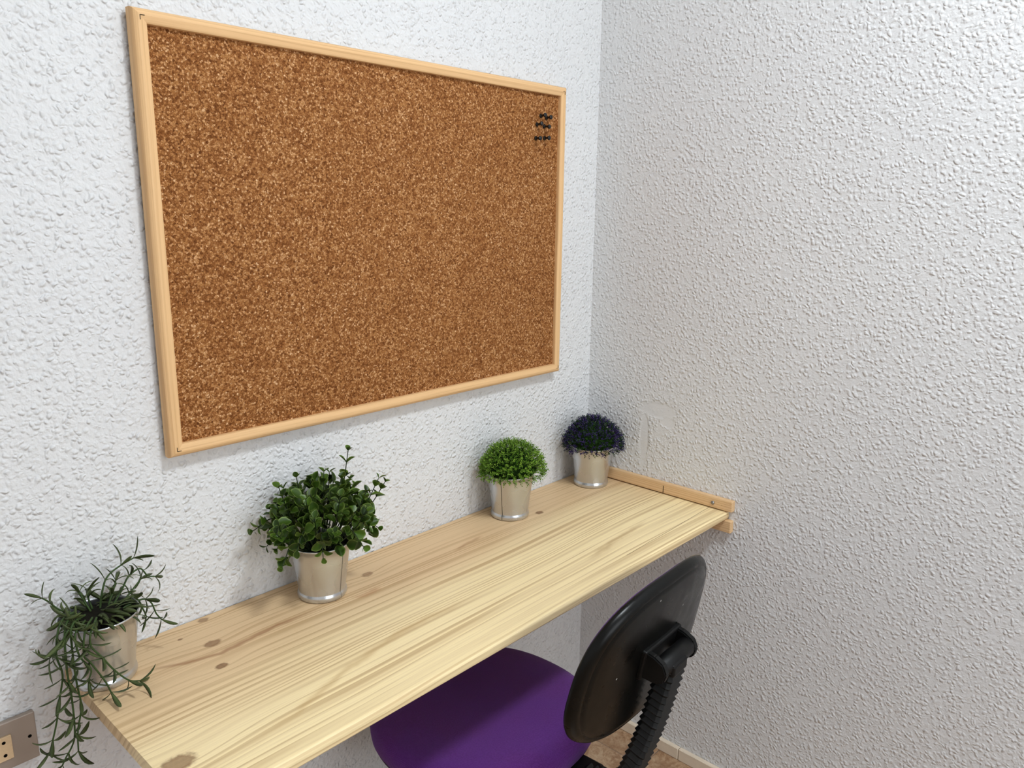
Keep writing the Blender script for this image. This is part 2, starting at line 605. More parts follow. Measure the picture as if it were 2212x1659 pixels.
# ceiling lamp
lamp = empty('ceiling_lamp', LAMP)
tag(lamp, 'round white flush ceiling lamp with glowing diffuser', 'lamp')
link('lamp_body', lathe([(0.145, 0.0), (0.15, -0.01), (0.15, -0.045), (0.138, -0.05), (0.135, -0.042)], 48), M_LAMPBODY, lamp, True)
link('diffuser', lathe([(0.134, -0.043), (0.13, -0.056), (0.10, -0.064), (0.05, -0.068)], 48), M_LAMP, lamp, True)

# ------------------------------------------------------------------ desk
DX0, DX1, DY0, DY1, DT = -1.196, -0.0015, -0.390, -0.002, 0.018
bm = bmesh.new()
prof = [(DY1, 0.0), (DY0 + 0.006, 0.0)]
for k in range(1, 7):
    a = math.pi / 2 * k / 6
    prof.append((DY0 + 0.006 - 0.006 * math.sin(a), -0.006 + 0.006 * math.cos(a)))
for k in range(1, 7):
    a = math.pi / 2 * k / 6
    prof.append((DY0 + 0.005 - 0.005 * math.cos(a), -DT + 0.005 - 0.005 * math.sin(a)))
prof.append((DY1, -DT))
NXS = 24
rings = []
for i in range(NXS + 1):
    x = DX0 + (DX1 - DX0) * i / NXS
    rings.append([bm.verts.new((x, y, z)) for y, z in prof])
for a, b in zip(rings[:-1], rings[1:]):
    for i in range(len(prof)):
        j = (i + 1) % len(prof)
        bm.faces.new((a[i], a[j], b[j], b[i]))
bm.faces.new(rings[0])
bm.faces.new(rings[-1])
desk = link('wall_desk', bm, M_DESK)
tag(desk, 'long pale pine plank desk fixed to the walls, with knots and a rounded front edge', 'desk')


def batten(name, z0, z1, y0, label):
    e = empty(name, (-0.007, y0, z0))
    tag(e, label, 'batten')
    L = -0.004 - y0
    # grain along local X -> build along X, rotate onto Y
    o = link('strip', box((0, -0.007, 0), (L, 0.007, z1 - z0), 0.0022, 2), M_BATTEN, e)
    o.rotation_euler = (0, 0, math.pi / 2)
    return e


bt = batten('wooden_batten', 0.0022, 0.027, -0.402, 'thin pine batten screwed to the wall above the desk end')
sc = lathe([(0.0002, -0.0002), (0.0034, 0.0), (0.0040, -0.0008), (0.0042, -0.0022), (0.002, -0.004)], 16, axis='x')
so = link('screw', sc, M_STEEL, bt, True)
so.location = (-0.0074, 0.045, 0.0120)
xx = box((-0.0006, -0.0019, -0.0005), (0.0006, 0.0019, 0.0005))
box((-0.0006, -0.0005, -0.0019), (0.0006, 0.0005, 0.0019), bm=xx)
cr = link('cross_slot', xx, M_DARKHOLE, so)
cr.rotation_euler = (0.4, 0, 0)
kc = link('saw_cut', box((-0.0074, 0.170, 0.001), (-0.0055, 0.1713, 0.018)), M_DARKHOLE, bt)
nh = link('nail_hole', lathe([(0.0007, 0), (0.0007, 0.002)], 8, axis='x'), M_DARKHOLE, bt)
nh.location = (-0.0073, 0.024, 0.0115)
batten('wooden_batten', -0.046, -0.0182, -0.402, 'short-grained pine batten carrying the desk end from below')

# ------------------------------------------------------------------ cork board
BX, BZ, BW, BH = -1.0330, 0.2745, 0.890, 0.608
FW, FD = 0.0195, 0.020
cb = empty('cork_board', (BX + BW / 2, -0.0070, BZ))
tag(cb, 'large cork notice board in a pale pine frame, hung on the wall', 'notice board')
link('cork_panel', box((-BW / 2 + 0.006, -0.0095, 0.006), (BW / 2 - 0.006, 0.0, BH - 0.006)), M_CORK, cb)


def rail(length, loc, rot):
    # local: X along length, Y across (0 = outer edge, FW = inner edge), Z off the wall
    prof = [(0.0, 0.0), (0.0, 0.0085)]
    for k in range(1, 6):
        a = math.pi / 2 * k / 6
        prof.append((0.0095 - 0.0095 * math.cos(a), 0.0085 + (FD - 0.0095) * math.sin(a)))
    prof += [(0.0095, FD - 0.0010), (FW - 0.0025, FD - 0.0028), (FW - 0.0006, FD - 0.0036), (FW, FD - 0.0052), (FW, 0.0)]
    bm = bmesh.new()
    A = [bm.verts.new((y, y, z)) for y, z in prof]
    B = [bm.verts.new((length - y, y, z)) for y, z in prof]
    for i in range(len(prof)):
        j = (i + 1) % len(prof)
        bm.faces.new((A[i], A[j], B[j], B[i]))
    bm.faces.new(A)
    bm.faces.new(B)
    o = link('frame_rail', bm, M_FRAME, cb)
    o.matrix_local = Matrix.Translation(loc) @ rot
    return o


def basis(ex, ey):
    ex, ey = Vector(ex), Vector(ey)
    return Matrix((ex, ey, ex.cross(ey))).transposed().to_4x4()


# local Z must be -Y in the world (off the wall)
rail(BW, (-BW / 2, 0, 0), basis((1, 0, 0), (0, 0, 1)))
rail(BW, (BW / 2, 0, BH), basis((-1, 0, 0), (0, 0, -1)))
rail(BH, (-BW / 2, 0, BH), basis((0, 0, -1), (1, 0, 0)))
rail(BH, (BW / 2, 0, 0), basis((0, 0, 1), (-1, 0, 0)))
for (cx, cz, sx, sz) in [(-BW / 2, BH, 1, -1), (BW / 2, BH, -1, -1), (-BW / 2, 0, 1, 1), (BW / 2, 0, -1, 1)]:
    # v-shaped corner nail pressed into each mitre
    bm = bmesh.new()
    for ang in (0.0, math.pi / 2):
        p0 = Vector((cx + sx * 0.0098, -FD + 0.0005, cz + sz * 0.0098))
        d = Vector((sx * math.cos(ang), 0, sz * math.sin(ang)))
        w = Vector((-d.z, 0, d.x)) * 0.00035
        vs = [p0 - w, p0 + w, p0 + d * 0.006 + w, p0 + d * 0.006 - w]
        vv = [bm.verts.new(v) for v in vs] + [bm.verts.new(v + Vector((0, 0.003, 0))) for v in vs]
        for f in ((0, 1, 2, 3), (4, 7, 6, 5), (0, 4, 5, 1), (1, 5, 6, 2), (2, 6, 7, 3), (3, 7, 4, 0)):
            bm.faces.new([vv[i] for i in f])
    link('corner_nail', bm, M_DARKHOLE, cb)

for hx in (-0.3, 0.3):
    link('hanger', box((hx - 0.012, 0.0, BH - 0.055), (hx + 0.012, 0.0068, BH - 0.025), 0.001, 1), M_STEEL, cb)

# push pins
pin_px = [(1168, 250.4), (1180, 254.5), (1159.4, 269), (1175, 273), (1157, 298.5), (1175.8, 298.5)]
rng = random.Random(4)
pin_meshes = None
for (u, v) in pin_px:
    P = hit(u, v, 1, -0.0168)
    e = empty('push_pin', P)
    tag(e, 'black plastic push pin stuck in the cork board', 'push pin', 'black push pins in the cork board')
    e.rotation_euler = (rng.uniform(-0.10, 0.10), 0, rng.uniform(-0.14, 0.14))
    if pin_meshes is None:
        a = link('grip', lathe([(0.0010, 0.0), (0.0042, -0.0004), (0.0046, -0.0014), (0.0040, -0.0024), (0.0024, -0.0036), (0.0021, -0.0070),
                                (0.0024, -0.0100), (0.0036, -0.0114), (0.0044, -0.0126), (0.0044, -0.0146), (0.0036, -0.0156), (0.0008, -0.0158)], 20, axis='y'), M_PIN, e, True)
        b = link('needle', lathe([(0.0005, 0.001), (0.0005, -0.0002)], 8, axis='y'), M_STEEL, e)
        pin_meshes = (a.data, b.data)
    else:
        for nm, me in zip(('grip', 'needle'), pin_meshes):
            o = bpy.data.objects.new(nm, me)
            COL.objects.link(o)
            o.parent = e

# ------------------------------------------------------------------ wall socket
ws = empty('wall_socket', (-1.280, 0, -0.109))
tag(ws, 'taupe wall socket plate with a cream two-hole insert below the trailing plant', 'socket')
pl = link('cover_plate', box((-0.040, -0.0085, 0.0), (0.040, -0.0002, 0.070), 0.0016, 2), M_PLATE, ws)
ins = link('socket_insert', box((-0.0095, -0.0115, 0.0165), (0.0095, -0.008, 0.0515), 0.0008, 2), M_INSERT, ws)
for z in (0.0245, 0.0435):
    h = link('pin_hole', lathe([(0.0023, 0.0), (0.0023, 0.003)], 16, axis='y'), M_DARKHOLE, ins)
    h.location = (0, -0.0117, z)
for x in (-0.031, 0.031):
    h = link('screw', lathe([(0.0006, -0.0001), (0.0024, 0.0), (0.0027, 0.003)], 14, axis='y'), M_DARKHOLE, pl, True)
    h.location = (x, -0.0087, 0.036)

# ------------------------------------------------------------------ pots and plants
POT_H = 0.096


def pot_profile():
    out = [(0.0355, 0.0), (0.0385, 0.0004), (0.0402, 0.003), (0.0407, 0.0065), (0.0400, 0.010), (0.0386, 0.0122), (0.0384, 0.0135)]
    out += [(0.0384 + (0.0488 - 0.0384) * t, 0.0135 + (POT_H - 0.003 - 0.0135) * t) for t in (0.25, 0.5, 0.75, 1.0)]
    rim = [(0.0497, POT_H - 0.0028), (0.0503, POT_H - 0.0015), (0.0499, POT_H - 0.0002), (0.0490, POT_H)]
    inn = [(0.0482, POT_H - 0.001), (0.0478, POT_H - 0.004), (0.0440, 0.060), (0.0385, 0.018)]
    return out, rim, inn


pot_cache = {}


def pot(parent, seam_angle):
    out, rim, inn = pot_profile()
    if not pot_cache:
        o = link('pot', lathe(out + rim + inn, 64), M_ZINC, parent, True)
        pot_cache['pot'] = o.data
        bm = bmesh.new()
        path = [(r + 0.00025, z) for r, z in out[2:]]
        a = []
        for r, z in path:
            a.append([bm.verts.new((r, -0.0006, z)), bm.verts.new((r + 0.0004, 0.0, z)), bm.verts.new((r, 0.0006, z))])
        for p, q in zip(a[:-1], a[1:]):
            bm.faces.new((p[0], p[1], q[1], q[0]))
            bm.faces.new((p[1], p[2], q[2], q[1]))
        s = link('seam', bm, M_DARKSEAM, o)
        pot_cache['seam'] = s.data
        bm = lathe([(0.0470, 0.081), (0.034, 0.084), (0.018, 0.086), (0.004, 0.087)], 32)
        d = link('soil', bm, M_SOIL, parent, True)
        pot_cache['soil'] = d.data
    else:
        o = bpy.data.objects.new('pot', pot_cache['pot'])
        COL.objects.link(o)
        o.parent = parent
        s = bpy.data.objects.new('seam', pot_cache['seam'])
        COL.objects.link(s)
        s.parent = o
        d = bpy.data.objects.new('soil', pot_cache['soil'])
        COL.objects.link(d)
        d.parent = parent
    s.rotation_euler = (0, 0, seam_angle)
    return o


M_DARKSEAM = mat_plain('dark_seam_metal', srgb(84, 80, 74), 0.5, 0.8, amt=0.2)
M_FAINTSEAM = mat_plain('faint_seam_metal', srgb(150, 145, 136), 0.4, 0.9, amt=0.1)
P1 = Vector((-1.162, -0.058, 0.0))
P2 = Vector((-0.820, -0.071, 0.0))
P3 = Vector((-0.348, -0.063, 0.0))
P4 = Vector((-0.072, -0.069, 0.0))


def obj_from(me, name, parent, mtx):
    o = bpy.data.objects.new(name, me)
    COL.objects.link(o)
    o.parent = parent
    o.matrix_local = mtx
    return o


def frame(pos, xdir, zhint, scale=1.0):
    x = xdir.normalized()
    z = zhint - x * zhint.dot(x)
    if z.length < 1e-4:
        z = Vector((0, 0, 1)) - x * x.z
        if z.length < 1e-4:
            z = Vector((0, 1, 0))
    z.normalize()
    y = z.cross(x)
    mt = Matrix((x, y, z)).transposed().to_4x4()
    return Matrix.Translation(pos) @ mt @ Matrix.Diagonal((scale, scale, scale, 1))


def edge_attr(me, fn):
    a = me.attributes.new('edge', 'FLOAT', 'POINT')
    for i, v in enumerate(me.vertices):
        a.data[i].value = fn(v.co)


def round_leaf(kind):
    """cupped ovate leaf, unit length along X"""
    bm = bmesh.new()
    rows = [0.0, 0.12, 0.32, 0.55, 0.78, 0.93, 1.0]
    wid = [0.03, 0.16, 0.34, 0.40, 0.31, 0.15, 0.02] if kind else [0.03, 0.20, 0.38, 0.42, 0.30, 0.14, 0.02]
    grid = []
    for t, w in zip(rows, wid):
        row = []
        for s in (-1, -0.55, 0, 0.55, 1):
            z = 0.16 * s * s * (w / 0.4) + (0.16 * t * (1 - t) if kind else -0.22 * t * t + 0.1 * t)
            row.append(bm.verts.new((t, s * w, z)))
        grid.append(row)
    for a, b in zip(grid[:-1], grid[1:]):
        for i in range(4):
            bm.faces.new((a[i], a[i + 1], b[i + 1], b[i]))
    me = bpy.data.meshes.new('leaf')
    bm.to_mesh(me)
    bm.free()
    me.polygons.foreach_set('use_smooth', [True] * len(me.polygons))
    me.materials.append(M_LEAF_ROUND)
    wmap = {round(t, 3): w for t, w in zip(rows, wid)}

    def f(co):
        w = min(rows, key=lambda t: abs(t - co.x))
        s = abs(co.y) / wid[rows.index(w)]
        return max(0.0, min(1.0, max((s - 0.4) / 0.6, (co.x - 0.75) / 0.25)))
    edge_attr(me, f)
    return me


def line_leaf(curv):
    """narrow fleshy leaf, unit length, bending towards +Z"""
    bm = bmesh.new()
    rows = [0.0, 0.15, 0.35, 0.55, 0.75, 0.9, 1.0]
    wid = [0.026, 0.052, 0.080, 0.092, 0.080, 0.05, 0.007]
    rings = []
    for t, w in zip(rows, wid):
        a = curv * t
        c = Vector((math.sin(a) / curv, 0, (1 - math.cos(a)) / curv))
        nx = Vector((-math.sin(a), 0, math.cos(a)))
        rings.append([bm.verts.new(c + Vector((0, w, 0)) + nx * 0.008), bm.verts.new(c - nx * w * 0.35),
                      bm.verts.new(c + Vector((0, -w, 0)) + nx * 0.008), bm.verts.new(c + nx * w * 0.18)])
    for a, b in zip(rings[:-1], rings[1:]):
        for i in range(4):
            j = (i + 1) % 4
            bm.faces.new((a[i], a[j], b[j], b[i]))
    bm.faces.new(rings[0])
    bm.faces.new(rings[-1])
    bmesh.ops.recalc_face_normals(bm, faces=bm.faces)
    me = bpy.data.meshes.new('leaf')
    bm.to_mesh(me)
    bm.free()
    me.polygons.foreach_set('use_smooth', [True] * len(me.polygons))
    me.materials.append(M_LEAF_LINE)
    edge_attr(me, lambda co: max(0, min(1, (abs(co.y) - 0.04) / 0.06)))
    return me


def clear(p, base, margin=0.010):
    """keep a point of a plant standing at base in front of both walls"""
    w = base + p
    p = p.copy()
    if w.y > -margin:
        p.y = -margin - base.y
    if w.x > -margin:
        p.x = -margin - base.x
    return p


# ---- plant 2: bushy round leaved plant
def bushy():
    e = empty('potted_plant', P2)
    tag(e, 'bushy dark green round-leaved plant in a galvanised metal pot', 'potted plant', 'potted plants along the desk')
    so2 = pot(e, math.radians(-75)).children[0]
    so2.material_slots[0].link = 'OBJECT'
    so2.material_slots[0].material = M_FAINTSEAM
    leafA, leafB = round_leaf(0), round_leaf(1)
    rng = random.Random(12)
    C0 = Vector((0, 0, 0.118))
    tips = []
    N = 36
    for i in range(N):
        k = (i + 0.5) / N
        zz = 1 - 1.28 * k
        a = i * 2.39996 + 0.4
        r = math.sqrt(max(0, 1 - zz * zz))
        d = Vector((r * math.cos(a), r * math.sin(a), zz))
        R = 0.098 * rng.uniform(0.80, 1.12)
        tips.append(C0 + Vector((d.x * R * 1.06, d.y * R, d.z * R * (0.98 if d.z > 0 else 0.85))))
    # the tall sprig and the wide side sprigs of the photograph
    tips = [Vector((0.058, -0.005, 0.238)), Vector((0.125, -0.015, 0.168)), Vector((-0.102, -0.040, 0.150)), Vector((-0.098, -0.045, 0.098)),
             Vector((-0.07, 0.0, 0.205)), Vector((0.10, -0.03, 0.185))] + tips
    count = 0
    for t in tips:
        tip = clear(t, P2, 0.016)
        root = Vector((tip.x * 0.22, tip.y * 0.22, 0.082))
        out = Vector((tip.x, tip.y, 0))
        if tip.z > 0.14:
            mid = root.lerp(tip, 0.5) + Vector((tip.x * 0.12, tip.y * 0.12, 0.004))
        else:
            mid = root.lerp(tip, 0.55) + Vector((0, 0, 0.036))
            rr = math.hypot(mid.x, mid.y)
            mid.z = max(mid.z, POT_H + 0.012)
        path = catmull([root, clear(mid, P2, 0.016), tip], 6)
        st = link('stem', tube(path, [0.0013 - 0.0006 * k / len(path) for k in range(len(path))], 5), M_STEM_DARK, e, True)
        nodes = [(0.52, 0.021), (0.70, 0.0195), (0.86, 0.0165), (1.0, 0.0130)]
        phase = rng.uniform(0, math.pi)
        for q, (s, L) in enumerate(nodes):
            f = s * (len(path) - 1)
            i0 = int(f)
            p = path[i0].lerp(path[min(i0 + 1, len(path) - 1)], f - i0)
            tg = (path[min(i0 + 1, len(path) - 1)] - path[max(i0 - 1, 0)]).normalized()
            a = tg.orthogonal().normalized()
            b = tg.cross(a)
            ph = phase + q * math.pi / 2 + rng.uniform(-0.3, 0.3)
            for side in (0, 1):
                if q == 0 and side == 1:
                    continue
                if count >= 296:
                    continue
                n = a * math.cos(ph + side * math.pi) + b * math.sin(ph + side * math.pi)
                d = (n * 0.85 + tg * (0.45 + 0.25 * q / 3) + Vector((0, 0, 0.12))).normalized()
                L2 = L * rng.uniform(0.8, 1.12)
                end = P2 + p + d * L2
                if end.y > -0.006:
                    d = Vector((d.x, -abs(d.y) * 0.4, d.z)).normalized()
                radial = math.hypot((p + d * L2).x, (p + d * L2).y)
                if (p + d * L2).z < POT_H + 0.004 and radial < 0.056:
                    d = Vector((d.x, d.y, 0.3)).normalized()
                obj_from(leafA if rng.random() < 0.5 else leafB, 'leaf', st, frame(p, d, tg + Vector((0, 0, 0.3)), L2))
                count += 1
    # leaves crowded inside the bush, past the single ones
    iv, ifc = [], []
    src = leafB
    for k in range(260):
        d = Vector((rng.gauss(0, 1), rng.gauss(0, 1), rng.gauss(0, 1))).normalized()
        if d.z < -0.35:
            d.z = -d.z
        R = rng.uniform(0.035, 0.082)
        p = clear(C0 + Vector((d.x * R, d.y * R, d.z * R * 0.95)), P2, 0.026)
        dd = (d + Vector((rng.uniform(-.8, .8), rng.uniform(-.8, .8), rng.uniform(-.6, .8)))).normalized()
        if p.z < POT_H + 0.012 and math.hypot(p.x, p.y) < 0.07:
            p.z = POT_H + 0.012
            dd.z = abs(dd.z)
        mt = frame(p, dd, d + Vector((0, 0, 0.4)), rng.uniform(0.017, 0.024))
        b0 = len(iv)
        iv += [tuple(mt @ v.co) for v in src.vertices]
        ifc += [tuple(b0 + q for q in f.vertices) for f in src.polygons]
    iv = [(x, min(y, -P2.y - 0.006), z) for x, y, z in iv]
    me = bpy.data.meshes.new('inner_leaves')
    me.from_pydata(iv, [], ifc)
    me.polygons.foreach_set('use_smooth', [True] * len(me.polygons))
    me.materials.append(M_LEAF_ROUND)
    nv = len(src.vertices)
    at = me.attributes.new('edge', 'FLOAT', 'POINT')
    for q in range(len(me.vertices)):
        at.data[q].value = src.attributes['edge'].data[q % nv].value
    io = bpy.data.objects.new('inner_leaves', me)
    COL.objects.link(io)
    io.parent = e
    io['kind'] = 'stuff'
    return e


# ---- plant 1: trailing plant with narrow leaves
def trailing():
    e = empty('potted_plant', P1)
    tag(e, 'trailing thin-leaved greenery spilling from a galvanised metal pot at the desk corner', 'potted plant', 'potted plants along the desk')
    pot(e, math.radians(120))
    leaves = [line_leaf(c) for c in (0.5, 1.0, 1.5)]
    rng = random.Random(5)

    def zp(x, y, Y):       # pixel of the 3.26x crop -> point relative to pot
        p = hit(x / 3.259, 1150 + y / 3.259, 1, Y)
        return p - P1
    strands = [
        # hanging over the desk end
        ([(520, 560, -.080), (425, 640, -.098), (395, 850, -.104), (440, 1000, -.104), (418, 1180, -.102), (400, 1330, -.100), (368, 1480, -.098), (352, 1545, -.098)], 1),
        ([(600, 580, -.090), (505, 660, -.112), (512, 860, -.114), (540, 1060, -.114), (572, 1225, -.112), (548, 1400, -.110), (552, 1540, -.108)], 1),
        ([(560, 570, -.080), (460, 660, -.108), (470, 960, -.110), (498, 1120, -.110), (522, 1320, -.108), (520, 1470, -.106), (465, 1585, -.106), (440, 1640, -.106)], 1),
        ([(650, 600, -.100), (600, 690, -.122), (590, 860, -.122), (640, 920, -.122), (735, 1040, -.124), (775, 1110, -.124), (818, 1200, -.126)], 1),
        ([(680, 600, -.100), (640, 700, -.124), (640, 800, -.124), (720, 880, -.126), (800, 965, -.126), (905, 1040, -.128), (985, 1045, -.130)], 1),
        ([(560, 600, -.085), (480, 690, -.112), (410, 820, -.110), (350, 885, -.108)], 1),
        ([(600, 620, -.1), (530, 720, -.118), (560, 870, -.12), (640, 960, -.121), (625, 1040, -.121)], 1),
        # standing up and leaning over the rim
        ([(700, 560, -.055), (725, 390, -.050), (765, 300, -.045), (850, 232, -.040), (940, 180, -.036)], 0),
        ([(780, 540, -.055), (860, 400, -.050), (905, 310, -.045), (985, 255, -.042), (1040, 305, -.042), (1090, 310, -.044)], 0),
        ([(820, 560, -.060), (930, 500, -.056), (1010, 470, -.054), (1065, 495, -.056), (1100, 570, -.058), (1135, 610, -.058)], 0),
        ([(640, 560, -.055), (590, 480, -.050), (560, 420, -.046)], 0),
        ([(560, 580, -.065), (420, 545, -.062), (345, 490, -.060), (300, 465, -.060)], 0),
        ([(860, 540, -.055), (960, 470, -.05), (1010, 545, -.05), (1030, 590, -.05)], 0),
        ([(650, 540, -.05), (620, 460, -.045), (620, 410, -.042)], 0),
        ([(840, 520, -.05), (920, 420, -.046), (990, 330, -.042)], 0),
        ([(760, 520, -.05), (800, 400, -.045), (815, 340, -.042)], 0),
    ]
    count = 0
    for pts, hang in strands:
        path = catmull([clear(zp(*p), P1, 0.012) for p in pts], 6)
        n = len(path)
        st = link('stem', tube(path, [0.0015 - 0.0005 * k / n for k in range(n)], 5), M_STEM, e, True)
        # walk the strand, a whorl about every 22 mm
        acc, nxt = 0.0, 0.016
        q = 0
        for i in range(1, n):
            acc += (path[i] - path[i - 1]).length
            last = (i == n - 1)
            if acc >= nxt or last:
                nxt = acc + rng.uniform(0.020, 0.028)
                tg = (path[min(i + 1, n - 1)] - path[i - 1]).normalized()
                a = tg.orthogonal().normalized()
                b = tg.cross(a)
                ph = rng.uniform(0, 6.28)
                for k in range(3 if (last or rng.random() < 0.35) else 2):
                    ang = ph + k * (2.1 if last else 2.4)
                    nn = a * math.cos(ang) + b * math.sin(ang)
                    d = (nn * (0.75 if not last else 0.55) + tg * 0.75).normalized()
                    L = rng.uniform(0.022, 0.034)
                    p = path[i]
                    end = P1 + p + d * L
                    if end.y > -0.008:
                        d = Vector((d.x, -abs(d.y), d.z)).normalized()
                    rel = p + d * L
                    if hang and math.hypot(rel.x, rel.y) < 0.052 and rel.z < POT_H:
                        d = (d + Vector((rel.x, rel.y, 0)).normalized() * 0.9).normalized()
                    bendto = nn * 0.9 + Vector((0, 0, 0.35 if hang else -0.05)) - tg * 0.2
                    obj_from(rng.choice(leaves), 'leaf', st, frame(p, d, bendto, L))
                    count += 1
    # the tangle inside the pot
    tuft = link('crown', lathe([(0.030, 0.082), (0.034, 0.088), (0.026, 0.096), (0.010, 0.100)], 14), M_SOIL, e, True)
    for k in range(64):
        a = rng.uniform(0, 6.28)
        r = 0.042 * math.sqrt(rng.random())
        p = Vector((r * math.cos(a) - 0.004, r * math.sin(a), 0.088 + rng.uniform(0, 0.012)))
        d = Vector((math.cos(a) * 0.7 + rng.uniform(-0.7, 0.7), math.sin(a) * 0.7 + rng.uniform(-0.7, 0.7), rng.uniform(0.15, 0.8))).normalized()
        L = rng.uniform(0.024, 0.036)
        end = P1 + p + d * L
        if end.y > -0.008:
            d = Vector((d.x, -abs(d.y), d.z)).normalized()
        obj_from(rng.choice(leaves), 'leaf', tuft, frame(p, d, Vector((math.cos(a), math.sin(a), -0.6)), L))


# ---- plants 3 and 4: dense domes of tiny sprigs
def dome(P, label, rx, rz, cz, palette, seam, seed, n=1150):
    e = empty('potted_plant', P)
    tag(e, label, 'potted plant', 'potted plants along the desk')
    pot(e, seam)
    rng = random.Random(seed)

    def squash(p):
        q = p.copy()
        ylim = -P.y - 0.010
        if q.y > 0:
            q.y = q.y * min(1.0, ylim / (rx + 0.004))
        xlim = -P.x - 0.010
        if q.x > 0:
            q.x = q.x * min(1.0, xlim / (rx + 0.004))
        return q
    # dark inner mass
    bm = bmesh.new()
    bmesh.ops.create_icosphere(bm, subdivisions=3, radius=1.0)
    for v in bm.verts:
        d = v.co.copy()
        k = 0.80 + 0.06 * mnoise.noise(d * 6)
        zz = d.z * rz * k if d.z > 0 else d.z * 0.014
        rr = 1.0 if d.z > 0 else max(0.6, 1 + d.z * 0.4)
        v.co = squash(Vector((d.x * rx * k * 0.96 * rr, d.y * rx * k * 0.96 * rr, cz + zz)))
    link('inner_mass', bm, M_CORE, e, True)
    verts, faces, tint = [], [], []

    def blade(p, d, side, L, w, c):
        i = len(verts)
        s = side * w
        up = d.cross(side).normalized() * (w * 0.6)
        verts.extend([p, p + d * (L * 0.55) + s, p + d * L, p + d * (L * 0.55) - s, p + d * (L * 0.5) + up])
        faces.extend([(i, i + 1, i + 4), (i + 1, i + 2, i + 4), (i + 2, i + 3, i + 4), (i + 3, i, i + 4)])
        tint.extend([c] * 5)

    def sprig_at(d, k0):
        base = squash(Vector((d.x * rx * k0, d.y * rx * k0, cz + d.z * rz * k0)))
        nrm = Vector((d.x / rx, d.y / rx, d.z / rz)).normalized()
        nrm = (nrm + Vector((rng.uniform(-.6, .6), rng.uniform(-.6, .6), rng.uniform(-.4, .45)))).normalized()
        c = palette(d, rng)
        L = rng.uniform(0.010, 0.0155)
        a = nrm.orthogonal().normalized()
        b = nrm.cross(a)
        ph = rng.uniform(0, 6.28)
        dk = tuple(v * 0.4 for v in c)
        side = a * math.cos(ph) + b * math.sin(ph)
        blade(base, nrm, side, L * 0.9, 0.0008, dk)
        for q in range(6):
            s = 0.30 + 0.14 * q
            an = ph + q * 2.4
            o = a * math.cos(an) + b * math.sin(an)
            dd = (nrm * 0.75 + o * 0.75).normalized()
            pp = base + nrm * (L * s)
            sd = dd.cross(nrm).normalized()
            j = rng.uniform(0.8, 1.2)
            blade(pp, dd, sd, L * rng.uniform(0.26, 0.42), 0.00105, tuple(v * j for v in c))
    for i in range(n):
        k = (i + 0.5) / n
        zz = 1 - 1.16 * k
        a = i * 2.39996
        r = math.sqrt(max(0, 1 - min(1, abs(zz)) ** 2))
        d = Vector((r * math.cos(a), r * math.sin(a), zz * (1.0 if zz > 0 else 0.9)))
        sprig_at(d, rng.uniform(0.80, 0.90))
    # keep everything in front of the walls
    for v in verts:
        wv = P + v
        if wv.y > -0.005:
            v.y = -0.005 - P.y
        if wv.x > -0.005:
            v.x = -0.005 - P.x
    me = bpy.data.meshes.new('foliage')
    me.from_pydata([tuple(v) for v in verts], [], faces)
    at = me.attributes.new('tint', 'FLOAT_COLOR', 'POINT')
    for i, c in enumerate(tint):
        at.data[i].color = (c[0], c[1], c[2], 1)
    me.materials.append(M_TUFT)
    o = bpy.data.objects.new('foliage', me)
    COL.objects.link(o)
    o.parent = e
    o['kind'] = 'stuff'


def pal_green(d, rng):
    a, b = srgb(62, 104, 16)[:3], srgb(140, 176, 64)[:3]
    t = rng.random()
    return tuple(x + (y - x) * t for x, y in zip(a, b))


def pal_purple(d, rng):
    if rng.random() < 0.60:
        a, b = srgb(30, 24, 62)[:3], srgb(66, 48, 108)[:3]
    else:
        a, b = srgb(20, 44, 16)[:3], srgb(44, 78, 26)[:3]
    t = rng.random()
    return tuple(x + (y - x) * t for x, y in zip(a, b))


trailing()
bushy()
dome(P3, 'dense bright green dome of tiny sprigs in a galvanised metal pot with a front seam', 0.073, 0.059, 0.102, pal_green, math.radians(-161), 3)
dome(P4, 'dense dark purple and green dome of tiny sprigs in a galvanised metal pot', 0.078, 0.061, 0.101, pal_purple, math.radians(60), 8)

# ------------------------------------------------------------------ office chair
SZ = 0.402                         # seat top above the floor
chair = empty('office_chair', (-0.580, -0.219, FLOOR), math.radians(3))
tag(chair, 'black office chair with purple fabric seat and ribbed back post, pushed under the desk', 'chair')


def superell(a, n):
    c, s = math.cos(a), math.sin(a)
    return (math.copysign(abs(c) ** (2 / n), c), math.copysign(abs(s) ** (2 / n), s))


def disc(rings, hx, hy, n, seg=72, fy=None):
    """stack of superellipse rings: (scale, z or z(x,y))"""
    bm = bmesh.new()
    rr = []
    for k, z in rings:
        row = []
        for i in range(seg):
            cx, cy = superell(2 * math.pi * i / seg, n)
            x, y = cx * hx * k, cy * hy * k
            row.append(bm.verts.new((x, y, z)))
        rr.append(row)
    for a, b in zip(rr[:-1], rr[1:]):
        for i in range(seg):
            j = (i + 1) % seg
            bm.faces.new((a[i], a[j], b[j], b[i]))
    bm.faces.new(rr[0])
    bm.faces.new(rr[-1])
    return bm


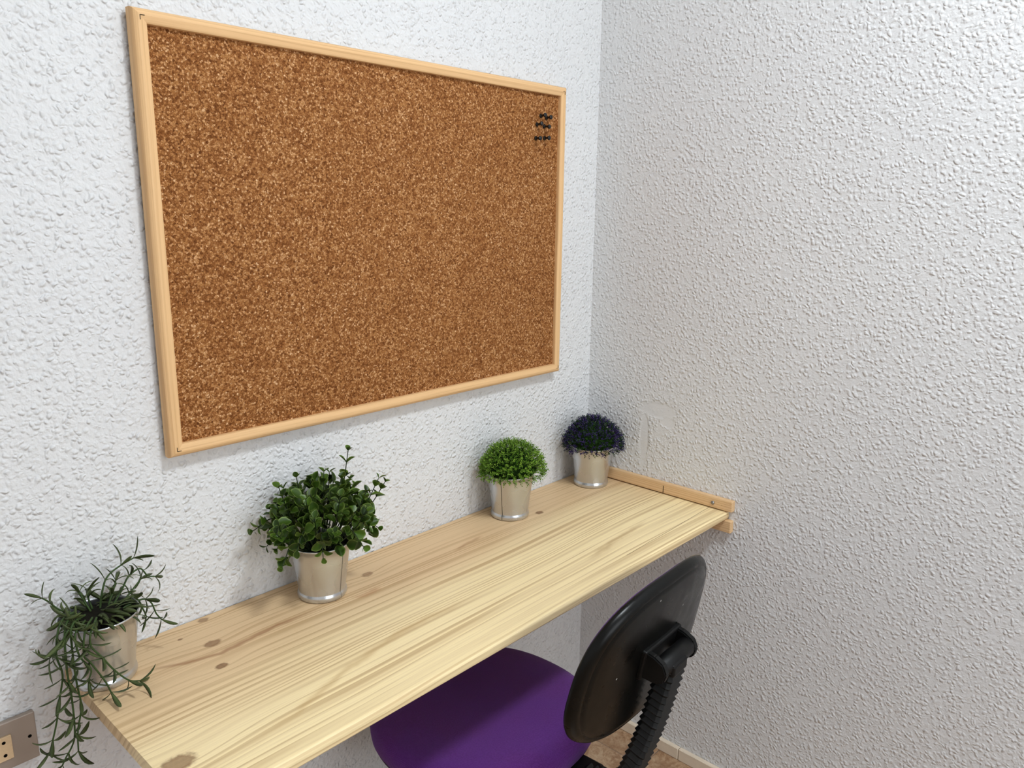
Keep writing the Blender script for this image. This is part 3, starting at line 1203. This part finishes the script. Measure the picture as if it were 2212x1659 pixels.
HX, HY = 0.202, 0.196
seat_r = [(0.02, SZ), (0.3, SZ + 0.0006), (0.6, SZ), (0.8, SZ - 0.001), (0.90, SZ - 0.004), (0.96, SZ - 0.010), (0.99, SZ - 0.019), (1.0, SZ - 0.030), (0.992, SZ - 0.042), (0.975, SZ - 0.047), (0.3, SZ - 0.047)]
link('seat', disc(seat_r, HX, HY, 2.35), M_FABRIC, chair, True)
link('seat_shell', disc([(0.3, SZ - 0.046), (0.965, SZ - 0.046), (0.975, SZ - 0.050), (0.93, SZ - 0.062), (0.55, SZ - 0.072), (0.1, SZ - 0.074)], HX, HY, 2.35), M_BLACK, chair, True)

# backrest: local frame bx (across), bz (up along tilt); origin at its centre
TILT = math.radians(11.2)
_w = Vector((-0.540, -0.539, -0.024)) - Vector((-0.580, -0.219, FLOOR))
back_c = Matrix.Rotation(-math.radians(3), 3, 'Z') @ _w
Bup = Vector((0, -math.sin(TILT), math.cos(TILT)))
Bn = Vector((0, -math.cos(TILT), -math.sin(TILT)))       # out of the back
Brot = Matrix((Vector((1, 0, 0)), Bup, Vector((1, 0, 0)).cross(Bup))).transposed().to_4x4()
# local z of Brot = x cross up = points (0,-cos,-sin) = out of the back


def back_mesh(rings, hx, hy, n=2.7, seg=80):
    bm = bmesh.new()
    rr = []
    for k, z in rings:
        row = []
        for i in range(seg):
            cx, cy = superell(2 * math.pi * i / seg, n)
            x, y = cx * hx * k, cy * hy * k
            x *= 1.0 - 0.06 * (y / hy)                     # slightly narrower towards the top
            zc = z - 0.41 * x * x + 0.18 * y * y                           # wraps forward at the sides
            row.append(bm.verts.new((x, y, zc)))
        rr.append(row)
    for a, b in zip(rr[:-1], rr[1:]):
        for i in range(seg):
            j = (i + 1) % seg
            bm.faces.new((a[i], a[j], b[j], b[i]))
    bm.faces.new(rr[0])
    bm.faces.new(rr[-1])
    return bm


BHX, BHY = 0.188, 0.133
bk = [(0.02, 0.014), (0.4, 0.0135), (0.7, 0.0125), (0.86, 0.0105), (0.905, 0.0092), (0.912, 0.0078), (0.920, 0.0078), (0.927, 0.0086),
      (0.955, 0.0066), (0.982, 0.003), (0.997, -0.002), (1.0, -0.005), (0.99, -0.0085), (0.95, -0.0095), (0.3, -0.0095)]
bo = link('backrest', back_mesh(bk, BHX, BHY), M_SHELL, chair, True)
bo.matrix_local = Matrix.Translation(back_c) @ Brot
pad = link('pad', back_mesh([(0.3, -0.0090), (0.945, -0.0090), (0.948, -0.011), (0.93, -0.014), (0.86, -0.018), (0.7, -0.021), (0.3, -0.023), (0.02, -0.023)], BHX, BHY), M_FABRIC, bo, True)

# hinge bracket on the back: mounting plate, two ears and a tube
hc = Vector((0.015, -0.359, SZ + 0.238))                   # tube axis
br = link('hinge_bracket', box((-0.055, -0.026, 0.010), (0.055, 0.026, 0.020), 0.003), M_BLACK, bo)
for s in (-1, 1):
    bm = bmesh.new()
    pr = [(-0.022, 0.012), (0.024, 0.012), (0.024, 0.030), (0.019, 0.047), (0.006, 0.056), (-0.009, 0.054), (-0.018, 0.042)]
    x0, x1 = s * 0.052, s * 0.040
    A = [bm.verts.new((x0, y, z)) for y, z in pr]
    B = [bm.verts.new((x1, y, z)) for y, z in pr]
    for i in range(len(pr)):
        j = (i + 1) % len(pr)
        bm.faces.new((A[i], A[j], B[j], B[i]))
    bm.faces.new(A)
    bm.faces.new(B)
    bmesh.ops.bevel(bm, geom=list(bm.edges), offset=0.002, segments=2, affect='EDGES')
    link('ear', bm, M_BLACK, br)
tb = link('hinge_tube', lathe([(0.013, -0.042), (0.0145, -0.041), (0.0145, 0.041), (0.013, 0.042)], 24, axis='x', center=(0, 0.004, 0.040)), M_BLACK, br, True)
link('bolt', lathe([(0.006, 0.052), (0.006, 0.0545), (0.004, 0.0555)], 12, axis='x', center=(0, 0.004, 0.040)), M_STEEL, br, True)

# ribbed bellows over the back post, curving forward under the seat
off = Vector((0.015, 0.029, SZ - 0.015))
ctrl = [Vector((0, -0.393, 0.246)) + off, Vector((0, -0.386, 0.205)) + off, Vector((0, -0.368, 0.130)) + off, Vector((0, -0.345, 0.055)) + off,
        Vector((0, -0.322, -0.002)) + off, Vector((0, -0.285, -0.034)) + off, Vector((0, -0.235, -0.044)) + off]
path = catmull(ctrl, 40)
# resample at half-pitch
half = 0.0059
res = [path[0]]
acc = 0.0
for a, b in zip(path[:-1], path[1:]):
    d = (b - a).length
    acc += d
    if acc >= half:
        res.append(b)
        acc = 0.0
bm = bmesh.new()
rings = []
for i, p in enumerate(res):
    t = (res[min(i + 1, len(res) - 1)] - res[max(i - 1, 0)]).normalized()
    ax = Vector((1, 0, 0))
    ay = t.cross(ax).normalized()
    k = 1.0 if i % 2 == 0 else 0.80
    w, th = 0.0235 * k, 0.0165 * k
    sec = [(-w, -th * 0.6), (-w * 0.85, -th), (w * 0.85, -th), (w, -th * 0.6), (w, th * 0.6), (w * 0.85, th), (-w * 0.85, th), (-w, th * 0.6)]
    rings.append([bm.verts.new(p + ax * x + ay * y) for x, y in sec])
for a, b in zip(rings[:-1], rings[1:]):
    for i in range(8):
        j = (i + 1) % 8
        bm.faces.new((a[i], a[j], b[j], b[i]))
bm.faces.new(rings[0])
bm.faces.new(rings[-1])
link('ribbed_post_cover', bm, M_RUBBER, chair)
link('post_cap', box((-0.022 + off.x, -0.408 + off.y, off.z + 0.226), (0.022 + off.x, -0.374 + off.y, off.z + 0.247), 0.004), M_BLACK, chair)
# flat arm from the post into the mechanism below the seat
link('back_arm', box((off.x - 0.036, -0.232, SZ - 0.074), (off.x + 0.036, -0.06, SZ - 0.046), 0.004), M_BLACK, chair)
link('arm_collar', box((off.x - 0.030, -0.262, SZ - 0.072), (off.x + 0.030, -0.226, SZ - 0.042), 0.004), M_BLACK, chair)
BY = -0.03                       # pedestal behind the seat centre
link('mechanism', box((-0.075, BY - 0.06, SZ - 0.115), (0.075, BY + 0.09, SZ - 0.070), 0.008), M_BLACK, chair)
link('gas_lift', lathe([(0.014, SZ - 0.110), (0.014, 0.20), (0.025, 0.198), (0.025, 0.09), (0.022, 0.088)], 24, center=(0, BY, 0)), M_BLACK, chair, True)
link('lever', tube([(0.06, BY, SZ - 0.09), (0.14, BY + 0.01, SZ - 0.092), (0.19, BY + 0.01, SZ - 0.088)], 0.005, 8), M_BLACK, chair, True)
link('hub', lathe([(0.036, 0.058), (0.040, 0.064), (0.040, 0.095), (0.030, 0.108), (0.0255, 0.109)], 28, center=(0, BY, 0)), M_BLACK, chair, True)
leg_me = wheel_me = fork_me = None
for k in range(5):
    a = -math.pi / 2 + k * 2 * math.pi / 5
    if leg_me is None:
        bm = bmesh.new()
        A = [bm.verts.new(v) for v in ((0.03, -0.022, 0.062), (0.03, 0.022, 0.062), (0.03, 0.018, 0.100), (0.03, -0.018, 0.100))]
        B = [bm.verts.new(v) for v in ((0.215, -0.014, 0.052), (0.215, 0.014, 0.052), (0.215, 0.011, 0.070), (0.215, -0.011, 0.070))]
        for i in range(4):
            j = (i + 1) % 4
            bm.faces.new((A[i], A[j], B[j], B[i]))
        bm.faces.new(A)
        bm.faces.new(B)
        bmesh.ops.bevel(bm, geom=list(bm.edges), offset=0.003, segments=2, affect='EDGES')
        lo = link('leg', bm, M_BLACK, chair)
        leg_me = lo.data
        bm = lathe([(0.018, -0.018), (0.024, -0.016), (0.024, -0.004), (0.012, -0.003), (0.012, 0.003), (0.024, 0.004), (0.024, 0.016), (0.018, 0.018)], 24, axis='y', center=(0.205, 0, 0.024))
        tube([(0.205, 0, 0.024), (0.205, 0, 0.054)], 0.006, 8, bm)
        wo = link('caster', bm, M_BLACK, lo, False)
        wheel_me = wo.data
    else:
        lo = bpy.data.objects.new('leg', leg_me)
        COL.objects.link(lo)
        lo.parent = chair
        wo = bpy.data.objects.new('caster', wheel_me)
        COL.objects.link(wo)
        wo.parent = lo
    lo.location = (0, BY, 0)
    lo.rotation_euler = (0, 0, a)
